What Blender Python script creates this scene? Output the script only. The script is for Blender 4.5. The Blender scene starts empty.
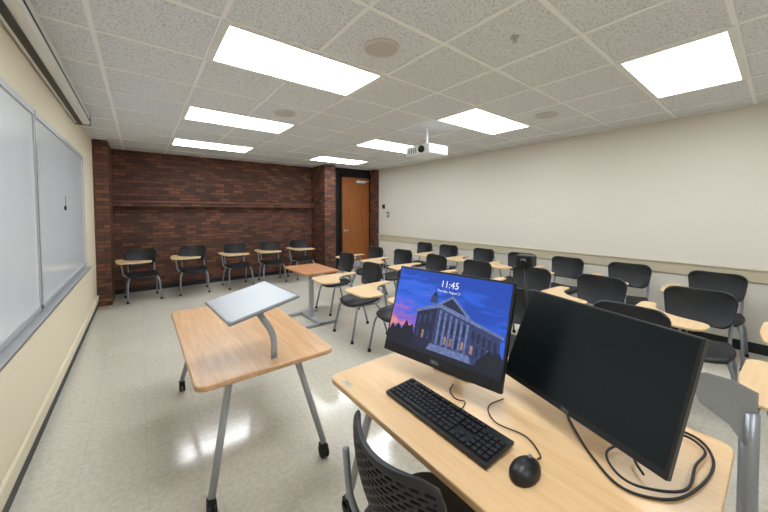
import bpy, bmesh, math, random
from mathutils import Vector, Matrix
random.seed(4)
COL=bpy.context.scene.collection
# ------------------------------------------------------------ helpers
def s2l(c):
    return tuple(((v/255.)/12.92 if v/255.<=.04045 else ((v/255.+.055)/1.055)**2.4) for v in c)+(1.,)
def newmat(name):
    m=bpy.data.materials.new(name);m.use_nodes=True
    return m,m.node_tree.nodes,m.node_tree.links,m.node_tree.nodes['Principled BSDF']
def plain(name,c,rough=.5,metal=0.,noise=.04,bump=0.,scale=60.,spec=None):
    m,n,l,b=newmat(name)
    tc=n.new('ShaderNodeTexCoord');nz=n.new('ShaderNodeTexNoise');nz.inputs['Scale'].default_value=scale
    l.new(tc.outputs['Object'],nz.inputs['Vector'])
    mx=n.new('ShaderNodeMix');mx.data_type='RGBA'
    base=s2l(c)
    mx.inputs[6].default_value=tuple(v*(1-noise) for v in base[:3])+(1,)
    mx.inputs[7].default_value=tuple(min(1,v*(1+noise)) for v in base[:3])+(1,)
    l.new(nz.outputs['Fac'],mx.inputs[0]);l.new(mx.outputs[2],b.inputs['Base Color'])
    b.inputs['Roughness'].default_value=rough;b.inputs['Metallic'].default_value=metal
    if spec is not None:b.inputs['Specular IOR Level'].default_value=spec
    if bump:
        bp=n.new('ShaderNodeBump');bp.inputs['Strength'].default_value=bump;bp.inputs['Distance'].default_value=.002
        l.new(nz.outputs['Fac'],bp.inputs['Height']);l.new(bp.outputs[0],b.inputs['Normal'])
    return m
def wood(name,c1,c2,axis,rough=.4,plank=0.):
    m,n,l,b=newmat(name)
    tc=n.new('ShaderNodeTexCoord');mp=n.new('ShaderNodeMapping')
    sc=[22,22,22];sc[axis]=1.6
    mp.inputs['Scale'].default_value=sc
    l.new(tc.outputs['Object'],mp.inputs['Vector'])
    nz=n.new('ShaderNodeTexNoise');nz.inputs['Scale'].default_value=2.;nz.inputs['Detail'].default_value=6;nz.inputs['Distortion'].default_value=.6
    l.new(mp.outputs[0],nz.inputs['Vector'])
    rp=n.new('ShaderNodeValToRGB');rp.color_ramp.elements[0].position=.3;rp.color_ramp.elements[1].position=.7
    rp.color_ramp.elements[0].color=s2l(c2);rp.color_ramp.elements[1].color=s2l(c1)
    l.new(nz.outputs['Fac'],rp.inputs[0])
    out=rp.outputs[0]
    if plank:
        bk=n.new('ShaderNodeTexBrick');mp2=n.new('ShaderNodeMapping')
        if axis==1: mp2.inputs['Rotation'].default_value=(0,0,math.pi/2)
        l.new(tc.outputs['Object'],mp2.inputs['Vector']);l.new(mp2.outputs[0],bk.inputs['Vector'])
        bk.inputs['Scale'].default_value=1;bk.inputs['Brick Width'].default_value=.7;bk.inputs['Row Height'].default_value=plank
        bk.inputs['Mortar Size'].default_value=.0008
        bk.inputs['Color1'].default_value=(.86,.86,.86,1);bk.inputs['Color2'].default_value=(1.06,1.03,1.0,1);bk.inputs['Mortar'].default_value=(.75,.7,.65,1)
        mm=n.new('ShaderNodeMix');mm.data_type='RGBA';mm.blend_type='MULTIPLY';mm.inputs[0].default_value=.8
        l.new(out,mm.inputs[6]);l.new(bk.outputs[0],mm.inputs[7]);out=mm.outputs[2]
    l.new(out,b.inputs['Base Color']);b.inputs['Roughness'].default_value=rough
    return m
def emis(name,c,s,var=.35):
    m,n,l,b=newmat(name)
    b.inputs['Base Color'].default_value=(0.01,0.01,0.01,1)
    tc=n.new('ShaderNodeTexCoord');nz=n.new('ShaderNodeTexNoise');nz.inputs['Scale'].default_value=70;nz.inputs['Detail'].default_value=4;l.new(tc.outputs['Object'],nz.inputs['Vector'])
    mr=n.new('ShaderNodeMapRange');mr.inputs[1].default_value=.3;mr.inputs[2].default_value=.7;mr.inputs[3].default_value=s*(1-var);mr.inputs[4].default_value=s*(1+var)
    l.new(nz.outputs['Fac'],mr.inputs[0]);l.new(mr.outputs[0],b.inputs['Emission Strength'])
    b.inputs['Emission Color'].default_value=s2l(c)
    b.inputs['Roughness'].default_value=.4
    return m
def brickmat(name,uaxis):
    m,n,l,b=newmat(name)
    tc=n.new('ShaderNodeTexCoord');sp=n.new('ShaderNodeSeparateXYZ');cb=n.new('ShaderNodeCombineXYZ')
    l.new(tc.outputs['Object'],sp.inputs[0]);l.new(sp.outputs[uaxis],cb.inputs[0]);l.new(sp.outputs[2],cb.inputs[1])
    bk=n.new('ShaderNodeTexBrick');l.new(cb.outputs[0],bk.inputs['Vector'])
    bk.inputs['Scale'].default_value=1;bk.inputs['Brick Width'].default_value=.2;bk.inputs['Row Height'].default_value=.068
    bk.inputs['Mortar Size'].default_value=.0065;bk.inputs['Mortar Smooth'].default_value=.1;bk.inputs['Bias'].default_value=-.1
    bk.inputs['Color1'].default_value=(0,0,0,1);bk.inputs['Color2'].default_value=(1,1,1,1);bk.inputs['Mortar'].default_value=(.5,.5,.5,1)
    rp=n.new('ShaderNodeValToRGB');e=rp.color_ramp.elements
    e[0].position=0;e[0].color=s2l((74,47,37));e[1].position=1;e[1].color=s2l((158,104,72))
    for p,c in ((.25,(88,53,40)),(.6,(106,64,47)),(.88,(124,77,54))):
        x=e.new(p);x.color=s2l(c)
    l.new(bk.outputs['Color'],rp.inputs[0])
    mx=n.new('ShaderNodeMix');mx.data_type='RGBA';l.new(bk.outputs['Fac'],mx.inputs[0])
    l.new(rp.outputs[0],mx.inputs[6]);mx.inputs[7].default_value=s2l((62,47,40))
    nz=n.new('ShaderNodeTexNoise');nz.inputs['Scale'].default_value=2.5;nz.inputs['Detail'].default_value=6;l.new(tc.outputs['Object'],nz.inputs['Vector'])
    mr=n.new('ShaderNodeMapRange');mr.inputs[1].default_value=.3;mr.inputs[2].default_value=.7;mr.inputs[3].default_value=.8;mr.inputs[4].default_value=1.1;l.new(nz.outputs['Fac'],mr.inputs[0])
    vm=n.new('ShaderNodeVectorMath');vm.operation='SCALE';l.new(mx.outputs[2],vm.inputs[0]);l.new(mr.outputs[0],vm.inputs[3])
    l.new(vm.outputs[0],b.inputs['Base Color'])
    b.inputs['Roughness'].default_value=.75
    bp=n.new('ShaderNodeBump');bp.inputs['Strength'].default_value=.5;bp.inputs['Distance'].default_value=.006;bp.invert=True
    l.new(bk.outputs['Fac'],bp.inputs['Height']);l.new(bp.outputs[0],b.inputs['Normal'])
    return m
# ------------------------------------------------------------ materials
M={}
M['cream']=plain('cream_wall_paint',(216,210,198),.6,noise=.02,bump=.1)
M['yellow']=plain('warm_wall_paint',(224,213,188),.6,noise=.03,bump=.1)
M['brickx']=brickmat('brick_x',0);M['bricky']=brickmat('brick_y',1)
M['black']=plain('black_vinyl',(24,24,26),.45)
M['blackmetal']=plain('black_metal',(22,21,22),.4,.3)
M['rail']=plain('rail_tan',(190,179,154),.5)
M['alu']=plain('aluminium',(186,188,190),.35,.35)
M['steel']=plain('grey_painted_steel',(164,167,172),.32,.1)
M['gunmetal']=plain('brushed_grey_metal',(140,142,146),.32,.45)
M['chairgrey']=plain('chair_frame_grey',(140,146,156),.35,.3)
M['poly']=plain('black_polymer',(26,27,31),.5,noise=.15,bump=.2,scale=300)
M['rubber']=plain('rubber',(14,14,15),.6)
M['white']=plain('white_enamel',(228,228,226),.4)
M['whiteplastic']=plain('white_plastic',(222,225,228),.35)
M['gloss']=plain('gloss_black',(8,9,11),.18,noise=0)
M['dkplastic']=plain('dark_plastic',(16,16,18),.4)
M['keys']=plain('key_plastic',(26,26,29),.45)
M['grey']=plain('mid_grey',(120,122,125),.5)
M['beech']=wood('beech_top',(210,170,128),(194,148,106),1,.3,plank=.09)
M['maple']=wood('maple_laminate',(216,181,137),(206,167,121),1,.34)
M['tabwood']=wood('tablet_laminate',(218,187,144),(206,172,128),1,.38)
M['orange']=wood('oak_table',(190,134,92),(170,114,72),1,.38)
M['door']=wood('door_veneer',(164,98,46),(130,72,30),2,.4)
# whiteboard
m,n,l,b=newmat('whiteboard_enamel');b.inputs['Roughness'].default_value=.12
tc=n.new('ShaderNodeTexCoord');nz=n.new('ShaderNodeTexNoise');nz.inputs['Scale'].default_value=2;l.new(tc.outputs['Object'],nz.inputs['Vector'])
rp=n.new('ShaderNodeValToRGB');rp.color_ramp.elements[0].color=s2l((216,221,228));rp.color_ramp.elements[1].color=s2l((228,231,235));l.new(nz.outputs['Fac'],rp.inputs[0]);l.new(rp.outputs[0],b.inputs['Base Color'])
M['wb']=m
# floor
m,n,l,b=newmat('speckled_vinyl_tile')
tc=n.new('ShaderNodeTexCoord')
nz=n.new('ShaderNodeTexNoise');nz.inputs['Scale'].default_value=34;nz.inputs['Detail'].default_value=8;nz.inputs['Roughness'].default_value=.7;l.new(tc.outputs['Object'],nz.inputs['Vector'])
rp=n.new('ShaderNodeValToRGB');e=rp.color_ramp.elements;e[0].position=.3;e[0].color=s2l((192,186,171));e[1].position=.62;e[1].color=s2l((214,209,196))
l.new(nz.outputs['Fac'],rp.inputs[0])
bk=n.new('ShaderNodeTexBrick');bk.offset=0;l.new(tc.outputs['Object'],bk.inputs['Vector']);bk.inputs['Scale'].default_value=1;bk.inputs['Brick Width'].default_value=.335;bk.inputs['Row Height'].default_value=.335;bk.inputs['Mortar Size'].default_value=.0018
bk.inputs['Color1'].default_value=(.965,.965,.96,1);bk.inputs['Color2'].default_value=(1.01,1.01,1.01,1);bk.inputs['Mortar'].default_value=(.83,.82,.8,1)
mm=n.new('ShaderNodeMix');mm.data_type='RGBA';mm.blend_type='MULTIPLY';mm.inputs[0].default_value=1
l.new(rp.outputs[0],mm.inputs[6]);l.new(bk.outputs[0],mm.inputs[7]);l.new(mm.outputs[2],b.inputs['Base Color'])
b.inputs['Roughness'].default_value=.14;b.inputs['Specular IOR Level'].default_value=.85
nz2=n.new('ShaderNodeTexNoise');nz2.inputs['Scale'].default_value=3;nz2.inputs['Detail'].default_value=3;l.new(tc.outputs['Object'],nz2.inputs['Vector'])
bp=n.new('ShaderNodeBump');bp.inputs['Strength'].default_value=.12;bp.inputs['Distance'].default_value=.01;l.new(nz2.outputs['Fac'],bp.inputs['Height']);l.new(bp.outputs[0],b.inputs['Normal'])
M['floor']=m
# ceiling
m,n,l,b=newmat('fissured_ceiling_tile')
tc=n.new('ShaderNodeTexCoord')
nz=n.new('ShaderNodeTexNoise');nz.inputs['Scale'].default_value=62;nz.inputs['Detail'].default_value=5;nz.inputs['Roughness'].default_value=.8;l.new(tc.outputs['Object'],nz.inputs['Vector'])
rp=n.new('ShaderNodeValToRGB');e=rp.color_ramp.elements;e[0].position=.36;e[0].color=s2l((170,171,172));e[1].position=.5;e[1].color=s2l((225,228,231))
l.new(nz.outputs['Fac'],rp.inputs[0]);l.new(rp.outputs[0],b.inputs['Base Color']);b.inputs['Roughness'].default_value=.9
bp=n.new('ShaderNodeBump');bp.inputs['Strength'].default_value=.3;bp.inputs['Distance'].default_value=.003;l.new(nz.outputs['Fac'],bp.inputs['Height']);l.new(bp.outputs[0],b.inputs['Normal'])
M['ceil']=m
# light diffuser
m,n,l,b=newmat('prismatic_diffuser')
tc=n.new('ShaderNodeTexCoord');vo=n.new('ShaderNodeTexVoronoi');vo.inputs['Scale'].default_value=45;l.new(tc.outputs['Object'],vo.inputs['Vector'])
mr=n.new('ShaderNodeMapRange');mr.inputs[1].default_value=0;mr.inputs[2].default_value=.6;mr.inputs[3].default_value=17;mr.inputs[4].default_value=12
l.new(vo.outputs['Distance'],mr.inputs[0]);b.inputs['Emission Color'].default_value=(.90,.96,1,1);l.new(mr.outputs[0],b.inputs['Emission Strength'])
b.inputs['Base Color'].default_value=(.8,.8,.8,1)
M['light']=m

# ------------------------------------------------------------ geometry
def mk(name,bm,mat,parent=None,smooth=False,label=None):
    me=bpy.data.meshes.new(name);bm.normal_update();bm.to_mesh(me);bm.free()
    for x in (mat if isinstance(mat,(list,tuple)) else [mat]): me.materials.append(M[x] if isinstance(x,str) else x)
    if smooth:
        for p in me.polygons:p.use_smooth=True
    o=bpy.data.objects.new(name,me);COL.objects.link(o)
    if parent:o.parent=parent
    if label:o['label']=label
    return o
def bev(o,w=.004,seg=2):
    md=o.modifiers.new('bevel','BEVEL');md.width=w;md.segments=seg;md.limit_method='ANGLE';md.angle_limit=math.radians(40)
    return o
def addbox(bm,lo,hi,mi=0):
    vs=[bm.verts.new((x,y,z)) for x in (lo[0],hi[0]) for y in (lo[1],hi[1]) for z in (lo[2],hi[2])]
    for f in ((0,1,3,2),(4,6,7,5),(0,4,5,1),(2,3,7,6),(0,2,6,4),(1,5,7,3)):
        fc=bm.faces.new([vs[i] for i in f]);fc.material_index=mi
    return vs
def box(name,lo,hi,mat,parent=None,b=0,label=None):
    bm=bmesh.new();addbox(bm,lo,hi);o=mk(name,bm,mat,parent,label=label)
    if b:bev(o,b)
    return o
def struct(o):o['kind']='structure';return o
def fillet(pts,r,k=5):
    pts=[Vector(p) for p in pts];out=[pts[0]]
    for i in range(1,len(pts)-1):
        a,b_,c=pts[i-1],pts[i],pts[i+1]
        d=min(r,(a-b_).length*.48,(c-b_).length*.48)
        p0=b_+(a-b_).normalized()*d;p2=b_+(c-b_).normalized()*d
        for j in range(k+1):
            t=j/k;out.append(p0*(1-t)**2+b_*2*t*(1-t)+p2*t*t)
    out.append(pts[-1]);return out
def addtube(bm,pts,r,seg=10,fil=.05,r2=None,flat=1.):
    pts=fillet(pts,fil) if fil else [Vector(p) for p in pts]
    n=len(pts);rings=[]
    t=(pts[1]-pts[0]).normalized()
    up=Vector((0,0,1)) if abs(t.z)<.9 else Vector((0,1,0))
    nx=t.cross(up).normalized()
    for i,p in enumerate(pts):
        tt=(pts[min(i+1,n-1)]-pts[max(i-1,0)]).normalized()
        nx=(nx-tt*nx.dot(tt)).normalized();ny=tt.cross(nx)
        rr=r if r2 is None else r+(r2-r)*i/(n-1)
        rings.append([bm.verts.new(p+nx*math.cos(2*math.pi*k/seg)*rr+ny*math.sin(2*math.pi*k/seg)*rr*flat) for k in range(seg)])
    for i in range(n-1):
        for k in range(seg):
            bm.faces.new((rings[i][k],rings[i][(k+1)%seg],rings[i+1][(k+1)%seg],rings[i+1][k]))
    bm.faces.new(rings[0][::-1]);bm.faces.new(rings[-1])
def tube(name,pts,r,mat,parent=None,seg=10,fil=.05,r2=None,flat=1.,label=None):
    bm=bmesh.new();addtube(bm,pts,r,seg,fil,r2,flat);return mk(name,bm,mat,parent,True,label)
def addcyl(bm,c,r,h,axis=2,seg=24,r2=None):
    r2=r if r2 is None else r2
    ax=[Vector((1,0,0)),Vector((0,1,0)),Vector((0,0,1))]
    w=ax[axis];u=ax[(axis+1)%3];v=ax[(axis+2)%3];c=Vector(c)
    a=[bm.verts.new(c+u*math.cos(2*math.pi*k/seg)*r+v*math.sin(2*math.pi*k/seg)*r) for k in range(seg)]
    b_=[bm.verts.new(c+w*h+u*math.cos(2*math.pi*k/seg)*r2+v*math.sin(2*math.pi*k/seg)*r2) for k in range(seg)]
    for k in range(seg):bm.faces.new((a[k],a[(k+1)%seg],b_[(k+1)%seg],b_[k]))
    bm.faces.new(a[::-1]);bm.faces.new(b_)
def slab(name,outline,z0,z1,mat,parent=None,b=.005,label=None):
    bm=bmesh.new()
    lo=[bm.verts.new((x,y,z0)) for x,y in outline];hi=[bm.verts.new((x,y,z1)) for x,y in outline]
    n=len(lo)
    for i in range(n):bm.faces.new((lo[i],lo[(i+1)%n],hi[(i+1)%n],hi[i]))
    bm.faces.new(lo[::-1]);bm.faces.new(hi)
    o=mk(name,bm,mat,parent,label=label)
    if b:bev(o,b)
    return o
def rrect(x0,y0,x1,y1,r,k=5):
    out=[]
    for cx,cy,a0 in ((x1-r,y1-r,0),(x0+r,y1-r,90),(x0+r,y0+r,180),(x1-r,y0+r,270)):
        for j in range(k+1):
            a=math.radians(a0+90*j/k);out.append((cx+r*math.cos(a),cy+r*math.sin(a)))
    return out
def fpoly(pts,r,k=4):
    P=[Vector((p[0],p[1],0)) for p in pts];n=len(P);out=[]
    for i in range(n):
        a,b_,c=P[i-1],P[i],P[(i+1)%n];d=min(r,(a-b_).length*.45,(c-b_).length*.45)
        p0=b_+(a-b_).normalized()*d;p2=b_+(c-b_).normalized()*d
        for j in range(k+1):
            t=j/k;q=p0*(1-t)**2+b_*2*t*(1-t)+p2*t*t;out.append((q.x,q.y))
    return out
def tag(o,label,cat,group=None):
    o['label']=label;o['category']=cat
    if group:o['group']=group
    return o
def empty(name,loc,rz,label,cat,group=None,kind=None):
    e=bpy.data.objects.new(name,None);e.location=loc;e.rotation_euler=(0,0,rz);e.empty_display_size=.1;COL.objects.link(e)
    tag(e,label,cat,group);return e
def text(name,body,size,mat,parent,mtx,align='CENTER',ext=0.):
    cu=bpy.data.curves.new('txt','FONT');cu.body=body;cu.size=size;cu.align_x=align;cu.align_y='CENTER';cu.extrude=ext
    o=bpy.data.objects.new('txt',cu);COL.objects.link(o)
    bpy.context.view_layer.update()
    me=bpy.data.meshes.new_from_object(o.evaluated_get(bpy.context.evaluated_depsgraph_get()))
    bpy.data.objects.remove(o);me.materials.clear();me.materials.append(M[mat] if isinstance(mat,str) else mat)
    q=bpy.data.objects.new(name,me);COL.objects.link(q);q.parent=parent;q.matrix_local=mtx;return q
def copything(src,loc,rz,label=None):
    e=src.copy();COL.objects.link(e);e.location=loc;e.rotation_euler=(0,0,rz)
    if label:e['label']=label
    def rec(a,b_):
        for ch in a.children:
            c=ch.copy();COL.objects.link(c);c.parent=b_;rec(ch,c)
    rec(src,e);return e

# ------------------------------------------------------------ room
XL,XR,YB,YF,C=-.62,5.63,8.2,-2.6,2.9
struct(box('floor',(XL-.3,YF-.3,-.1),(XR+.3,YB+.3,0),'floor'))
struct(box('ceiling',(XL-.3,YF-.3,C),(XR+.3,YB+.3,C+.1),'ceil'))
struct(box('wall_left',(XL-.15,YF,0),(XL,YB,C),'yellow'))
struct(box('wall_right',(XR,YF,0),(XR+.15,YB,C),'cream'))
struct(box('wall_back',(XL-.15,YB,0),(XR+.15,YB+.15,C),'brickx'))
struct(box('wall_front',(XL-.15,YF-.15,0),(XR+.15,YF,C),'cream'))
def pier(name,lo,hi):
    bm=bmesh.new();addbox(bm,lo,hi)
    bm.normal_update()
    for f in bm.faces:
        if abs(f.normal.x)>.5:f.material_index=1
    return struct(mk(name,bm,['brickx','bricky']))
pier('wall_pier_near_whiteboard',(XL,7.3,0),(-.42,YB,C))
pier('wall_pier_beside_door',(3.82,7.4,0),(4.14,YB,C))
pier('wall_pier_corner',(5.49,7.45,0),(XR,YB,C))
struct(pier('trim_1',(-.42,8.03,1.76),(3.82,YB,1.84)))
struct(box('trim_2',(-.42,8.0,1.84),(3.82,YB,1.875),plain('ledge_wood',(108,64,47),.5),b=.004))
# baseboards
struct(box('baseboard_left',(XL,YF,0),(XL+.012,7.3,.10),'black'))
struct(box('trim_7',(XL,YF,.10),(XL+.022,7.3,.20),'yellow',b=.004))
struct(box('baseboard_right',(XR-.012,YF,0),(XR,7.45,.12),'black'))
struct(box('baseboard_back',(-.42,YB-.012,0),(3.82,YB,.1),'black'))
# door alcove
bm=bmesh.new()
addbox(bm,(4.14,7.7,0),(4.5,7.82,C));addbox(bm,(5.47,7.7,0),(5.49,7.82,C));addbox(bm,(4.5,7.7,2.66),(5.47,7.82,C))
addbox(bm,(4.44,7.66,0),(4.5,7.7,2.72));addbox(bm,(4.44,7.66,2.66),(5.49,7.7,2.72))
struct(mk('trim_3',bm,'blackmetal'))
dr=struct(box('door_1',(4.5,7.72,.01),(5.46,7.77,2.65),'door'))
dr['label']='tall varnished orange-brown wooden door'
bm=bmesh.new();addcyl(bm,(0,-.0,0),.03,-.05,1);addtube(bm,[(0,-.05,0),(.13,-.055,0)],.011,8,0)
o=mk('door_lever',bm,'alu',dr,True);o.location=(4.58,7.72,1.12)
bm=bmesh.new();addbox(bm,(0,-.06,0),(.3,0,.07));addtube(bm,[(.05,-.05,.03),(.2,-.2,.04),(.42,-.05,.06)],.012,8,0)
o=bev(mk('door_closer',bm,'whiteplastic',dr));o.location=(5.0,7.72,2.5)
o=box('kick_plate',(4.54,7.712,.04),(5.42,7.72,.22),'alu',dr)
# chair rail (two boards)
struct(box('trim_4',(XR-.022,YF,.83),(XR,7.45,.965),'rail',b=.004))
struct(box('trim_5',(XR-.034,YF,.965),(XR,7.45,.985),'rail',b=.003))
e=tag(box('light_switch',(XR-.012,6.95,1.5),(XR,7.07,1.66),'grey',b=.003),'grey metal switch plate on cream wall','light switch')
box('toggle',(XR-.03,6.99,1.56),(XR-.012,7.02,1.6),'white',e)
e=tag(box('wall_thermostat',(XR-.03,7.15,1.75),(XR,7.25,1.87),'dkplastic',b=.004),'small dark thermostat box on cream wall','thermostat')
# ceiling grid
P=.675
bm=bmesh.new()
x=.45-P
while x<XR: addbox(bm,(x-.015,YF,C-.008),(x+.015,YB,C));x+=P
y=.235-4*P
while y<YB: addbox(bm,(XL,y-.015,C-.0085),(XR,y+.015,C));y+=P
addbox(bm,(XL,YF,C-.006),(XL+.02,YB,C));addbox(bm,(XR-.02,YF,C-.006),(XR,YB,C))
struct(mk('trim_6',bm,plain('grid_white',(240,240,239),.5)))
# lights
def ceiling_light(loc):
    e=empty('ceiling_light',loc,0,'recessed white rectangular fluorescent panel glowing brightly','ceiling light','recessed ceiling light panels')
    a,b_=P,P/2
    bm=bmesh.new();i_=.05;j_=.04
    for lo,hi in (((-a,-b_),(a,-b_+j_)),((-a,b_-j_),(a,b_)),((-a,-b_+j_),(-a+i_,b_-j_)),((a-i_,-b_+j_),(a,b_-j_))):
        addbox(bm,(lo[0],lo[1],-.016),(hi[0],hi[1],-.0))
    mk('frame',bm,'white',e)
    box('diffuser',(-a+i_,-b_+j_,-.013),(a-i_,b_-j_,-.010),'light',e)
    return e
first=ceiling_light((1.125,2.26+P/2,C))
for x,y in ((1.125,4.285),(1.125,6.31),(1.125,.235),(1.125,-1.79),(3.825,.235),(3.825,2.26),(3.825,4.285),(3.825,6.31),(3.825,-1.79)):
    copything(first,(x,y+P/2,C),0)
def speaker(x,y):
    e=empty('ceiling_speaker',(x,y,C),0,'round off-white speaker grille set in ceiling tile','ceiling speaker','round ceiling speakers')
    bm=bmesh.new();addcyl(bm,(0,0,-.012),.135,.012,2,40);mk('rim',bm,plain('speaker_rim',(204,201,194),.5),e)
    bm=bmesh.new()
    addcyl(bm,(0,0,-.02),.10,.012,2,40,r2=.12);mk('grille',bm,plain('grille',(190,187,182),.6,noise=.25,scale=400),e)
    return e
sp=speaker(1.48,1.92)
copything(sp,(1.47,3.92,C),0);copything(sp,(4.16,1.92,C),0)
e=empty('fire_sprinkler',(2.14,1.22,C),0,'small chrome sprinkler head on ceiling','sprinkler')
bm=bmesh.new();addcyl(bm,(0,0,-.008),.03,.008);addcyl(bm,(0,0,-.035),.008,.035);addcyl(bm,(0,0,-.038),.018,.004);mk('sprinkler_head',bm,'alu',e)
# ------------------------------------------------------------ whiteboards
def board(y0,y1):
    e=empty('whiteboard',(XL,(y0+y1)/2,0),0,'large glossy whiteboard with aluminium frame and tray','whiteboard','wall whiteboards')
    w=(y1-y0)/2;z0,z1=.92,2.38
    box('writing_surface',(.005,-w+.02,z0+.02),(.018,w-.02,z1-.02),'wb',e)
    bm=bmesh.new()
    addbox(bm,(0,-w,z0),(.028,-w+.022,z1));addbox(bm,(0,w-.022,z0),(.028,w,z1));addbox(bm,(0,-w,z1-.022),(.03,w,z1+.02));addbox(bm,(0,-w,z0),(.028,w,z0+.03))
    mk('frame',bm,'alu',e)
    bm=bmesh.new();addbox(bm,(0,-w,z0-.03),(.08,w,z0-.018));addbox(bm,(.072,-w,z0-.03),(.08,w,z0-.006));addbox(bm,(0,-w,z0-.03),(.012,w,z0))
    bev(mk('marker_tray',bm,'alu',e),.002)
    return e
board(3.42,5.89);board(.9,3.4)
e=empty('marker_clip',(XL+.02,4.5,1.69),0,'tiny black magnetic clip hanging on the whiteboard','clip')
bm=bmesh.new();addcyl(bm,(0,0,0),.022,.012,0,16);addtube(bm,[(.008,0,0),(.008,0,.12)],.0015,6,0);mk('magnet_clip',bm,'dkplastic',e)
# screen housing
e=empty('projection_screen_case',(XL+.005,4.3,0),0,'long white roll-down projection screen housing with black slot','projection screen')
L0=1.9
bm=bmesh.new();addbox(bm,(0,-L0-.8,2.76),(.14,L0-.7,2.9));bev(mk('housing',bm,'white',e),.012,3)
box('slot',(.03,-L0-.75,2.752),(.075,L0-.76,2.762),'black',e)
box('front_groove',(.138,-L0-.79,2.80),(.144,L0-.72,2.815),'black',e)
for yy in (-L0-.83,L0-.7): box('end_cap',(-.003,yy,2.755),(.145,yy+.03,2.898),'black',e,b=.008)
# ------------------------------------------------------------ tablet-arm chair
def back_mesh(bm,z0=.62,z1=.93,hw=.25,nu=24,nv=14,slots=False):
    V=[]
    for j in range(nv+1):
        v=j/nv;row=[]
        q=abs(2*v-1)
        w=hw*(1-.17*q**5)*(1-.14*(1-v))
        for i in range(nu+1):
            u=2*i/nu-1
            x=u*w
            edge=abs(u)**8
            y=-.23-.06*v+.085*u*u+.02*math.sin(math.pi*v)*-1
            z=z0+(z1-z0)*(v+(.5-v)*.16*edge)+.015*u*u*v-.012*(1-u*u)*(1-v)
            row.append(bm.verts.new((x,y,z)))
        V.append(row)
    for j in range(nv):
        for i in range(nu):
            if slots and 3<=j<nv-3 and j%2==0 and 3<=i<nu-3 and (i-3+(j//2)%2*3)%6>1: continue
            bm.faces.new((V[j][i],V[j][i+1],V[j+1][i+1],V[j+1][i]))
def build_chair(tablet=True,slots=False,label='',group=None,name='tablet_arm_chair'):
    e=empty(name,(0,0,0),0,label,'chair',group)
    bm=bmesh.new();back_mesh(bm,slots=slots,nu=(72 if slots else 20),nv=(40 if slots else 12))
    o=mk('backrest',bm,'poly',e,True);sd=o.modifiers.new('s','SOLIDIFY');sd.thickness=.018;sd.offset=0
    bev(o,.001 if slots else .004)
    bm=bmesh.new();nu,nv=14,14;V=[]
    for j in range(nv+1):
        b_=2*j/nv-1;row=[]
        for i in range(nu+1):
            a=2*i/nu-1
            x=a*math.sqrt(1-b_*b_*.32);y=b_*math.sqrt(1-a*a*.32)
            z=.475+.02*(a*a)+.015*max(0,-b_)-.03*max(0,b_)**3
            row.append(bm.verts.new((x*.24,y*.235,z)))
        V.append(row)
    for j in range(nv):
        for i in range(nu):bm.faces.new((V[j][i],V[j][i+1],V[j+1][i+1],V[j+1][i]))
    o=mk('seat',bm,'poly',e,True);sd=o.modifiers.new('s','SOLIDIFY');sd.thickness=.035;sd.offset=-1;bev(o,.01)
    bm=bmesh.new()
    for s in (-1,1):
        addtube(bm,[(s*.2,.17,.437),(s*.2,-.2,.437),(s*.205,-.255,.6),(s*.205,-.27,.80)],.013,10,.07)
    addtube(bm,[(-.2,.12,.437),(.2,.12,.437)],.011,8,0);addtube(bm,[(-.2,-.12,.437),(.2,-.12,.437)],.011,8,0)
    mk('frame',bm,'chairgrey',e,True)
    for sx in (-1,1):
        for fy,ty in ((.25,.14),(-.29,-.13)):
            g=tube('leg',[(sx*.2,ty,.437),(sx*.235,ty+(fy-ty)*.35,.36),(sx*.25,fy,.03)],.014,'chairgrey',e,10,.06)
            bm=bmesh.new();addcyl(bm,(sx*.25,fy,0),.022,.035,2,14,r2=.018)
            mk('glide',bm,'rubber',g,True)
    if tablet:
        bm=bmesh.new()
        addtube(bm,[(.2,-.06,.437),(.285,-.06,.45),(.32,-.04,.735),(.30,.30,.74)],.014,10,.06)
        addbox(bm,(.16,.16,.738),(.30,.36,.748))
        mk('tablet_support',bm,'chairgrey',e,True)
        ol=fpoly([(.39,-.12),(.405,.25),(.37,.55),(-.07,.57),(-.12,.33),(.13,.25),(.26,.10),(.28,-.14)],.09)
        bev(slab('writing_tablet',ol,.75,.768,'tabwood',e,0),.005)
    return e
RL='black plastic chair with light wood tablet arm in seating row'
colA=[(5.40,.46,0),(5.40,1.30,4),(5.36,2.07,-4),(5.30,2.80,5),(5.34,3.58,-3),(5.32,4.45,4),(5.30,5.14,0),(5.40,-.34,0)]
colB=[(4.11,.46,3),(4.08,1.22,-3),(4.02,1.98,4),(3.93,2.73,0),(3.93,3.52,-4),(3.98,4.42,3),(3.85,5.1,0),(4.12,-.32,0)]
colC=[(2.98,.70,0),(2.82,1.39,2),(2.75,2.07,-2),(2.65,2.76,4),(2.60,3.5,-3)]
proto=build_chair(label=RL,group='tablet arm chairs in seating rows')
def place(src,X,Y,j=0,lab=None,new=True):
    th=math.radians(90+j);fx,fy=-math.sin(th),math.cos(th)
    loc=(X+fx*.28,Y+fy*.28,0)
    if new:return copything(src,loc,th,lab)
    src.location=loc;src.rotation_euler=(0,0,th);return src
place(proto,*colA[0],new=False,lab=None)
for c in colA[1:]:place(proto,*c)
for c in colB:place(proto,*c)
for c in colC:place(proto,*c)
proto['label']='black plastic chair with wood tablet arm against cream wall'
near=place(proto,3.04,-.28,0,'black chair with wood tablet arm and grey bracket beside desk')
bm=bmesh.new()
def ring(q,zt,zb,nn=Vector((.012,.022))):
    return [bm.verts.new((q[0]+nn.x*s_,q[1]+nn.y*s_,zz)) for s_,zz in ((0,zb),(1,zb),(1,zt),(0,zt))]
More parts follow.
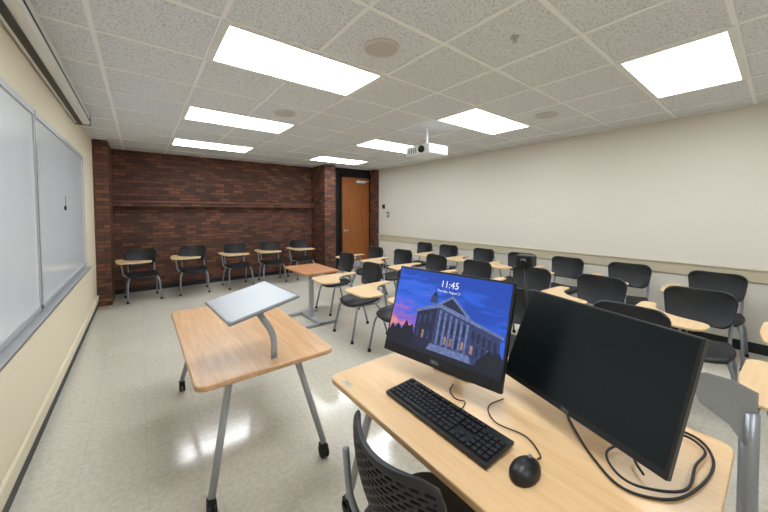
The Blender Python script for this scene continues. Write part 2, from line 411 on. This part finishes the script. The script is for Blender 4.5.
rs=[ring((.485,.84),.94,.86),ring((.47,.82),.95,.81),ring((.39,.71),.91,.71),ring((.32,.62),.85,.56)]
for A_,B_ in zip(rs,rs[1:]):
    for k in range(4):bm.faces.new((A_[k],A_[(k+1)%4],B_[(k+1)%4],B_[k]))
bm.faces.new(rs[0][::-1]);bm.faces.new(rs[-1])
bmesh.ops.recalc_face_normals(bm,faces=bm.faces)
bev(mk('pivot_bracket',bm,'gunmetal',near),.006,3)
tube('pivot_post',[(.34,.66,.0),(.34,.655,.3),(.345,.645,.76)],.032,'gunmetal',near,14,.05)
tube('pivot_brace',[(.34,.64,.73),(.33,.40,.735)],.018,'gunmetal',near,12,0)
BL='black plastic chair with wood tablet arm against brick wall'
for i,(x,y,j) in enumerate(((.02,7.75,5),(.86,7.78,-4),(1.70,7.74,4),(2.46,7.74,-5),(3.22,7.76,3))):
    th=math.radians(180+j);c=copything(proto,(x,y-.28,0),th,BL);c['group']='tablet arm chairs along the brick wall'
ac=build_chair(False,False,'black plastic chair drawn up to small wood table',name='armless_chair')
place(ac,2.88,4.64,new=False)
dc=build_chair(False,True,'black armless chair with perforated backrest tucked under desk',name='desk_chair')
dc.location=(.85,.77,0);dc.rotation_euler=(0,0,math.radians(-92));dc.scale=(1,1,.955)
# ------------------------------------------------------------ caster helper
def caster(parent,x,y):
    bm=bmesh.new();addcyl(bm,(x-.022,y-.0,.042),.042,.018,0,22);addcyl(bm,(x+.004,y-.0,.042),.042,.018,0,22)
    addbox(bm,(x-.022,y-.024,.05),(x+.022,y+.034,.09));addcyl(bm,(x,y,.085),.014,.03)
    return bev(mk('caster',bm,'rubber',parent),.003)
def table_legs(parent,ax,ay,bx,by):
    for sx in (-1,1):
        for sy in (-1,1):
            g=tube('leg',[(sx*ax,sy*ay,.70),(sx*(ax+.01),sy*(ay+.02),.65),(sx*bx,sy*by,.10)],.026,'steel',parent,14,.05,r2=.02)
            caster(g,sx*bx,sy*by)
# ------------------------------------------------------------ beech table
tb=empty('training_table',(.605,2.615,0),0,'rectangular beech-topped table with splayed grey legs and casters','table')
slab('tabletop',rrect(-.405,-.795,.405,.795,.06),.712,.742,'beech',tb,.007)
bm=bmesh.new();addbox(bm,(-.27,-.62,.685),(-.23,.62,.712));addbox(bm,(.23,-.62,.685),(.27,.62,.712));addbox(bm,(-.25,-.58,.685),(.25,-.54,.71));addbox(bm,(-.25,.54,.685),(.25,.58,.71))
mk('underframe',bm,'steel',tb)
table_legs(tb,.20,.60,.335,.752)
# lectern top
lc=empty('tabletop_lectern',(.64,1.93,.742),0,'small tilted grey-edged white reading stand on bent arm','lectern')
tube('arm',[(0,0,0),(0,0,.15),(-.11,.06,.345)],.02,'steel',lc,12,.06,flat=.5)
bm=bmesh.new();addbox(bm,(-.022,-.015,0),(.022,.015,.004));mk('foot',bm,'steel',lc)
pmx=Matrix.Translation((-.115,.08,.365))@Matrix.Rotation(math.radians(-12),4,'Y')@Matrix.Rotation(math.radians(3),4,'Z')
bm=bmesh.new();addbox(bm,(-.20,-.275,-.008),(.20,.275,.008));bm.transform(pmx);bev(mk('plate',bm,'grey',lc),.006,3)
bm=bmesh.new();addbox(bm,(-.185,-.262,.008),(.185,.262,.0105));bm.transform(pmx);mk('surface',bm,'steel',lc)
bm=bmesh.new();addbox(bm,(-.20,-.26,.004),(-.188,.26,.02));bm.transform(pmx);bev(mk('stop_ledge',bm,'steel',lc),.003)
# ------------------------------------------------------------ pedestal table
pt=empty('pedestal_table',(2.04,4.42,0),0,'small oak-topped adjustable table on grey T-shaped pedestal','table')
slab('tabletop',rrect(-.27,-.40,.27,.40,.03),.765,.792,'orange',pt,.004)
box('pedestal',(-.028,-.035,.05),(.028,.035,.765),'steel',pt,b=.006)
bm=bmesh.new();addbox(bm,(-.035,-.34,.015),(.035,.34,.05));addbox(bm,(-.26,-.34,.015),(.26,-.29,.042));addbox(bm,(-.26,.29,.015),(.26,.34,.042))
for sx in (-1,1):
    for yy in (-.31,.31):addcyl(bm,(sx*.24,yy,0),.018,.02)
bev(mk('base',bm,'steel',pt),.004)
# ------------------------------------------------------------ teacher desk
DZ=.76
dk=empty('teacher_desk',(1.28,.7925,0),0,'light maple desk holding two monitors and a keyboard','desk')
slab('desktop',rrect(-.49,-.7075,.49,.7075,.05),DZ-.032,DZ-.001,'maple',dk,.006)
bm=bmesh.new();addbox(bm,(-.34,-.55,.695),(-.3,.55,.728));addbox(bm,(.3,-.55,.695),(.34,.55,.728));addbox(bm,(-.3,-.5,.695),(.3,-.46,.72));addbox(bm,(-.3,.46,.695),(.3,.5,.72))
mk('underframe',bm,'steel',dk)
table_legs(dk,.32,.5,.42,.62)
lb=box('printed_mark',(-.465,.535,DZ-.001),(-.435,.615,DZ-.0004),'rail',dk)
text('printed_letters','HD',.033,'grey',dk,Matrix.Translation((-.45,.575,DZ+.0))@Matrix.Rotation(math.radians(-90),4,'Z'))
# ------------------------------------------------------------ monitors
def monitor(loc,ang,w,h,zb,tilt,label,baseY=.13,bw=.12,bd=.11):
    e=empty('monitor',loc,math.radians(ang),label,'monitor')
    T=Matrix.Translation((0,0,zb))@Matrix.Rotation(math.radians(-tilt),4,'X')
    bm=bmesh.new();addbox(bm,(-w/2,0,0),(w/2,.028,h));bm.transform(T);bev(mk('housing',bm,'dkplastic',e),.005,3)
    bm=bmesh.new();addbox(bm,(-w*.28,.028,h*.12),(w*.28,.055,h*.8));bm.transform(T);bev(mk('rear_cover',bm,'dkplastic',e),.015,3)
    tube('stand_neck',[T@Vector((0,.05,h*.5)),(0,baseY,h*.3+zb),(0,baseY+.015,.012)],.035,'dkplastic',e,14,.06,flat=.5)
    slab('stand_base',rrect(-bw,baseY-.09,bw,baseY+bd,.02),0,.012,'dkplastic',e,.003)
    return e,T
W1,H1=.69,.49
e1,T1=monitor((1.157,1.07,DZ),-80.5,W1,H1,.098,19,'black monitor lit with dusk building wallpaper and clock',.25)
W2,H2=.68,.445
e2,T2=monitor((1.315,.515,DZ),-107,W2,H2,.088,24,'black widescreen monitor with blank dark screen',.27,.11,.09)
def plate(name,e,T,x0,z0,x1,z1,y,mat):
    bm=bmesh.new();vs=[bm.verts.new(T@Vector(p)) for p in ((x0,y,z0),(x1,y,z0),(x1,y,z1),(x0,y,z1))];bm.faces.new(vs)
    return mk(name,bm,mat,e)
sw,sh=W1-.022,H1-.062;sx0,sz0=-sw/2,.051
m,n,l,b=newmat('dusk_wallpaper')
tc=n.new('ShaderNodeTexCoord');sp_=n.new('ShaderNodeSeparateXYZ');l.new(tc.outputs['Object'],sp_.inputs[0])
nz=n.new('ShaderNodeTexNoise');nz.inputs['Scale'].default_value=6;nz.inputs['Detail'].default_value=8;nz.inputs['Distortion'].default_value=.7
mp=n.new('ShaderNodeMapping');mp.inputs['Scale'].default_value=(1,1,4.);mp.inputs['Rotation'].default_value=(0,.6,0);l.new(tc.outputs['Object'],mp.inputs[0]);l.new(mp.outputs[0],nz.inputs['Vector'])
mr=n.new('ShaderNodeMapRange');mr.inputs[1].default_value=.15;mr.inputs[2].default_value=.12+sh;l.new(sp_.outputs[2],mr.inputs[0])
xx=n.new('ShaderNodeMath');xx.operation='MULTIPLY_ADD';xx.inputs[1].default_value=.8;l.new(sp_.outputs[0],xx.inputs[0]);l.new(mr.outputs[0],xx.inputs[2])
ad=n.new('ShaderNodeMath');ad.operation='MULTIPLY_ADD';ad.inputs[1].default_value=1.7;l.new(nz.outputs['Fac'],ad.inputs[0])
sb=n.new('ShaderNodeMath');sb.operation='SUBTRACT';sb.inputs[1].default_value=.68;l.new(xx.outputs[0],sb.inputs[0]);l.new(sb.outputs[0],ad.inputs[2])
rp=n.new('ShaderNodeValToRGB');e=rp.color_ramp.elements
e[0].position=.0;e[0].color=s2l((224,140,140));e[1].position=1;e[1].color=s2l((20,70,180))
for p,c in ((.2,(186,104,176)),(.36,(116,96,206)),(.5,(50,100,226)),(.8,(30,92,214))):
    x=e.new(p);x.color=s2l(c)
l.new(ad.outputs[0],rp.inputs[0]);l.new(rp.outputs[0],b.inputs['Emission Color']);b.inputs['Emission Strength'].default_value=1.
b.inputs['Base Color'].default_value=(0.005,.005,.005,1);b.inputs['Roughness'].default_value=.3
M['wall']=m
plate('display',e1,T1,sx0,sz0,sx0+sw,sz0+sh,-.001,'wall')
M['bDark']=emis('building_dark',(20,28,62),1.);M['bMid']=emis('building_stone',(42,56,104),1.);M['bCol']=emis('building_column',(100,116,164),1.);M['bWin']=emis('building_window',(160,120,100),1.,.6);M['bTree']=emis('tree_dark',(10,16,38),1.,.6);M['txt']=emis('screen_text',(240,242,250),1.1,0)
bm=bmesh.new()
def sp2(pts,mi,y):
    vs=[bm.verts.new(T1@Vector((sx0+u*sw,y,sz0+v*sh))) for u,v in pts]
    f=bm.faces.new(vs);f.material_index=mi
sp2([(0,0),(1,0),(1,.16),(.6,.12),(.3,.2),(0,.16)],4,-.0014)
sp2([(0,.14),(.03,.25),(.06,.2),(.09,.27),(.13,.2),(.17,.33),(.2,.26),(.24,.3),(.27,.1),(0,.1)],4,-.0015)
# narrow left flank, tall right facade seen at an angle
sp2([(.26,.06),(.26,.50),(.44,.62),(.44,.06)],0,-.0016)
sp2([(.44,.06),(.44,.62),(.97,.42),(.97,.06)],1,-.0016)
sp2([(.36,.62),(.37,.70),(.43,.72),(.43,.62)],1,-.0017)
sp2([(.375,.70),(.39,.75),(.398,.76),(.40,.81),(.404,.76),(.412,.75),(.425,.71)],0,-.0017)
sp2([(.24,.50),(.46,.63),(.99,.43),(.99,.40),(.46,.58),(.25,.465)],2,-.0019)
sp2([(.44,.625),(.56,.75),(.74,.53)],2,-.0018)
sp2([(.475,.625),(.56,.715),(.695,.545)],0,-.002)
for i in range(6):
    u=.47+i*.048;v=.555-i*.0175
    sp2([(u,.15),(u+.018,.15),(u+.018,v-.006),(u,v)],2,-.0022)
for i in range(5):
    u=.494+i*.048;sp2([(u,.17),(u+.018,.17),(u+.018,.26),(u,.26)],3 if i in (1,2,4) else 0,-.0021)
    sp2([(u,.31),(u+.018,.31),(u+.018,.44),(u,.445)],0,-.0021)
for i in range(5):
    u=.76+i*.042;v=.43-i*.017
    sp2([(u,v-.12),(u+.02,v-.125),(u+.02,v-.02),(u,v-.01)],0,-.0022)
    sp2([(u,.16),(u+.02,.16),(u+.02,.25),(u,.25)],3 if i%3==0 else 0,-.0022)
for i in range(3):
    u=.285+i*.05;v=.44+i*.03
    sp2([(u,v-.12),(u+.02,v-.11),(u+.02,v),(u,v-.012)],1,-.0022)
    sp2([(u,.17),(u+.02,.17),(u+.02,.27),(u,.27)],3 if i==1 else 1,-.0022)
sp2([(.40,.06),(.78,.06),(.76,.14),(.43,.14)],2,-.0023)
sp2([(.80,0),(1,0),(1,.2),(.97,.27),(.93,.22),(.90,.26),(.86,.18),(.82,.12)],4,-.0024)
mk('wallpaper_building',bm,['bDark','bMid','bCol','bWin','bTree'],e1)
R=Matrix.Rotation(math.radians(90),4,'X')
text('clock_text','11:45',.05,'txt',e1,T1@Matrix.Translation((.01,-.003,sz0+.87*sh))@R)
text('date_text','Thursday, August 21',.017,'txt',e1,T1@Matrix.Translation((.01,-.003,sz0+.785*sh))@R)
M['logo']=plain('logo_silver',(150,152,156),.4)
text('logo','DELL',.022,'logo',e1,T1@Matrix.Translation((0,-.0012,.026))@R)
m,n,l,b=newmat('blank_screen');b.inputs['Base Color'].default_value=s2l((9,17,20));b.inputs['Specular IOR Level'].default_value=.3
tc=n.new('ShaderNodeTexCoord');nz=n.new('ShaderNodeTexNoise');l.new(tc.outputs['Object'],nz.inputs['Vector']);mr=n.new('ShaderNodeMapRange');mr.inputs[3].default_value=.27;mr.inputs[4].default_value=.31;l.new(nz.outputs['Fac'],mr.inputs[0]);l.new(mr.outputs[0],b.inputs['Roughness'])
M['blank']=m
plate('display',e2,T2,-W2/2+.009,.024,W2/2-.009,H2-.009,-.001,'blank')
text('logo','DELL',.015,'logo',e2,T2@Matrix.Translation((0,-.0012,.012))@R)
# ------------------------------------------------------------ keyboard
kb=empty('keyboard',(1.01,.885,DZ),math.radians(-91),'black wired full-size computer keyboard','keyboard')
bm=bmesh.new();vs=addbox(bm,(-.285,-.088,.004),(.285,.088,.018))
for v in bm.verts:
    if v.co.y>0:v.co.z+=.008
for fx in (-.26,.26):addbox(bm,(fx-.012,-.07,0),(fx+.012,-.05,.006));addbox(bm,(fx-.012,.05,0),(fx+.012,.07,.014))
bev(mk('keyboard_body',bm,'dkplastic',kb),.003,3)
K=.0245
def keymesh(w):
    bm=bmesh.new();a=w/2-.0015;c=K/2-.0015
    lo=[bm.verts.new((x,y,0)) for x,y in ((-a,-c),(a,-c),(a,c),(-a,c))];hi=[bm.verts.new((x*.88 if w<.03 else x-math.copysign(.002,x),y*.86,.008)) for x,y in ((-a,-c),(a,-c),(a,c),(-a,c))]
    for i in range(4):bm.faces.new((lo[i],lo[(i+1)%4],hi[(i+1)%4],hi[i]))
    bm.faces.new(hi);bm.faces.new(lo[::-1])
    me=bpy.data.meshes.new('keycap');bm.normal_update();bm.to_mesh(me);bm.free();me.materials.append(M['keys']);return me
KM={}
def key(x,row,w=1.):
    if w not in KM:KM[w]=keymesh(K*w)
    o=bpy.data.objects.new('keycap',KM[w]);COL.objects.link(o);o.parent=kb
    y=-.062+row*K*1.0+(.006 if row==5 else 0)
    o.location=(-.272+K*(x+w/2),y,.0185+(y+.088)*.045)
for x in (0,2,3,4,5,6.5,7.5,8.5,9.5,11,12,13,14):key(x,5)
for x in range(13):key(x,4)
key(13,4,2)
key(0,3,1.5)
for x in range(12):key(1.5+x,3)
key(13.5,3,1.5);key(0,2,1.75)
for x in range(11):key(1.75+x,2)
key(12.75,2,2.25);key(0,1,2.25)
for x in range(10):key(2.25+x,1)
key(12.25,1,2.75)
for x,w in ((0,1.25),(1.25,1.25),(2.5,1.25),(3.75,6.25),(10,1.25),(11.25,1.25),(12.5,1.25),(13.75,1.25)):key(x,0,w)
for r in (5,4,3):
    for i in range(3):key(15.2+i,r)
key(16.2,1)
for i in range(3):key(15.2+i,0)
for r in (4,3,2,1,0):
    for i in range(4):key(18.4+i,r)
# mouse
ms=empty('computer_mouse',(1.015,.515,DZ),math.radians(-88),'black wired optical mouse on maple desk','mouse')
bm=bmesh.new();bmesh.ops.create_uvsphere(bm,u_segments=24,v_segments=14,radius=1)
for v in bm.verts:
    x,y,z=v.co
    v.co=Vector((x*.044*(1-.08*y),y*.072,max(z,-.15)*.04*(1-.22*y)+.007))
mk('mouse_body',bm,'dkplastic',ms,True)
bm=bmesh.new();addcyl(bm,(-.004,.032,.041),.009,.008,0,16);mk('scroll_wheel',bm,'grey',ms,True)
# cables
def cable(pts,r,lab,mat='rubber'):
    cu=[Vector(p) for p in pts];out=[]
    for i in range(len(cu)-1):
        p0=cu[max(i-1,0)];p1=cu[i];p2=cu[i+1];p3=cu[min(i+2,len(cu)-1)]
        for j in range(8):
            t=j/8;out.append(.5*((2*p1)+(-p0+p2)*t+(2*p0-5*p1+4*p2-p3)*t*t+(-p0+3*p1-3*p2+p3)*t**3))
    out.append(cu[-1])
    o=tube('cable',out,r,mat,None,8,0);tag(o,lab,'cable');return o
z=DZ+.005
cable([(1.10,.86,z+.006),(1.14,.87,z),(1.175,.89,z),(1.16,.93,z),(1.19,.99,z),(1.25,1.02,z)],.0026,'thin black keyboard cable on desk')
cable([(1.09,.51,z+.01),(1.13,.52,z),(1.18,.60,z),(1.16,.72,z),(1.23,.80,z),(1.34,.79,z)],.0026,'thin black mouse cable on desk')
cable([(1.46,.56,z),(1.38,.50,z),(1.27,.40,z),(1.20,.29,z),(1.27,.185,z),(1.42,.135,z),(1.58,.125,z),(1.69,.17,z),(1.70,.25,z),(1.61,.315,z+.004),
 (1.47,.33,z+.012),(1.33,.37,z+.012),(1.25,.33,z+.010),(1.235,.26,z+.009),(1.33,.165,z+.009),(1.49,.16,z+.009),(1.61,.15,z+.009),(1.66,.21,z+.009),(1.58,.27,z+.012),(1.46,.285,z+.02),(1.36,.30,z+.018),(1.30,.26,z+.012)],.0042,'black cable coiled in loose loops on desk')
# document camera
dcm=empty('document_camera',(1.70,.88,DZ),math.radians(-80),'black boxy camera on slim stand behind monitors','camera')
bm=bmesh.new();addcyl(bm,(0,0,0),.05,.015);mk('stand_foot',bm,'dkplastic',dcm,True)
tube('pole',[(0,0,.012),(0,0,.59)],.008,'dkplastic',dcm,12,0)
box('camera_head',(-.045,-.04,.585),(.045,.04,.65),'dkplastic',dcm,b=.008)
bm=bmesh.new();addcyl(bm,(0,-.04,.615),.02,-.015,1,20);mk('lens',bm,'gloss',dcm,True)
# ------------------------------------------------------------ projector
pj=empty('projector',(3.4,3.31,C),math.radians(0),'white ceiling-mounted projector on short pole','projector')
box('projector_body',(-.2,-.24,-.42),(.2,.24,-.28),'whiteplastic',pj,b=.02)
bm=bmesh.new();addcyl(bm,(-.2,-.1,-.35),.05,-.03,0,28);mk('lens',bm,'gloss',pj,True)
bm=bmesh.new()
for i in range(6):addbox(bm,(-.15+i*.045,-.243,-.39),(-.135+i*.045,-.239,-.32))
for i in range(4):addbox(bm,(-.203,.02+i*.045,-.39),(-.199,.04+i*.045,-.32))
mk('vent',bm,'grey',pj)
bm=bmesh.new();addcyl(bm,(0,0,-.26),.02,.26);addbox(bm,(-.1,-.1,-.29),(.1,.1,-.275));addbox(bm,(-.05,-.05,-.275),(.05,.05,-.24));addcyl(bm,(0,0,-.015),.06,.015)
mk('ceiling_mount',bm,'whiteplastic',pj)
# ------------------------------------------------------------ world / camera
w=bpy.data.worlds.new('world');bpy.context.scene.world=w;w.use_nodes=True
w.node_tree.nodes['Background'].inputs[0].default_value=(.8,.82,.85,1);w.node_tree.nodes['Background'].inputs[1].default_value=.2
bpy.context.scene.view_settings.view_transform='Standard'
cd=bpy.data.cameras.new('camera');cd.sensor_width=36;cd.lens=312/768*36;cd.shift_y=-32/768;cd.clip_start=.02
co=bpy.data.objects.new('camera',cd);co.location=(0,0,1.65);co.rotation_euler=(math.radians(90-2.2),0,-math.atan(244/312.))
COL.objects.link(co);bpy.context.scene.camera=co
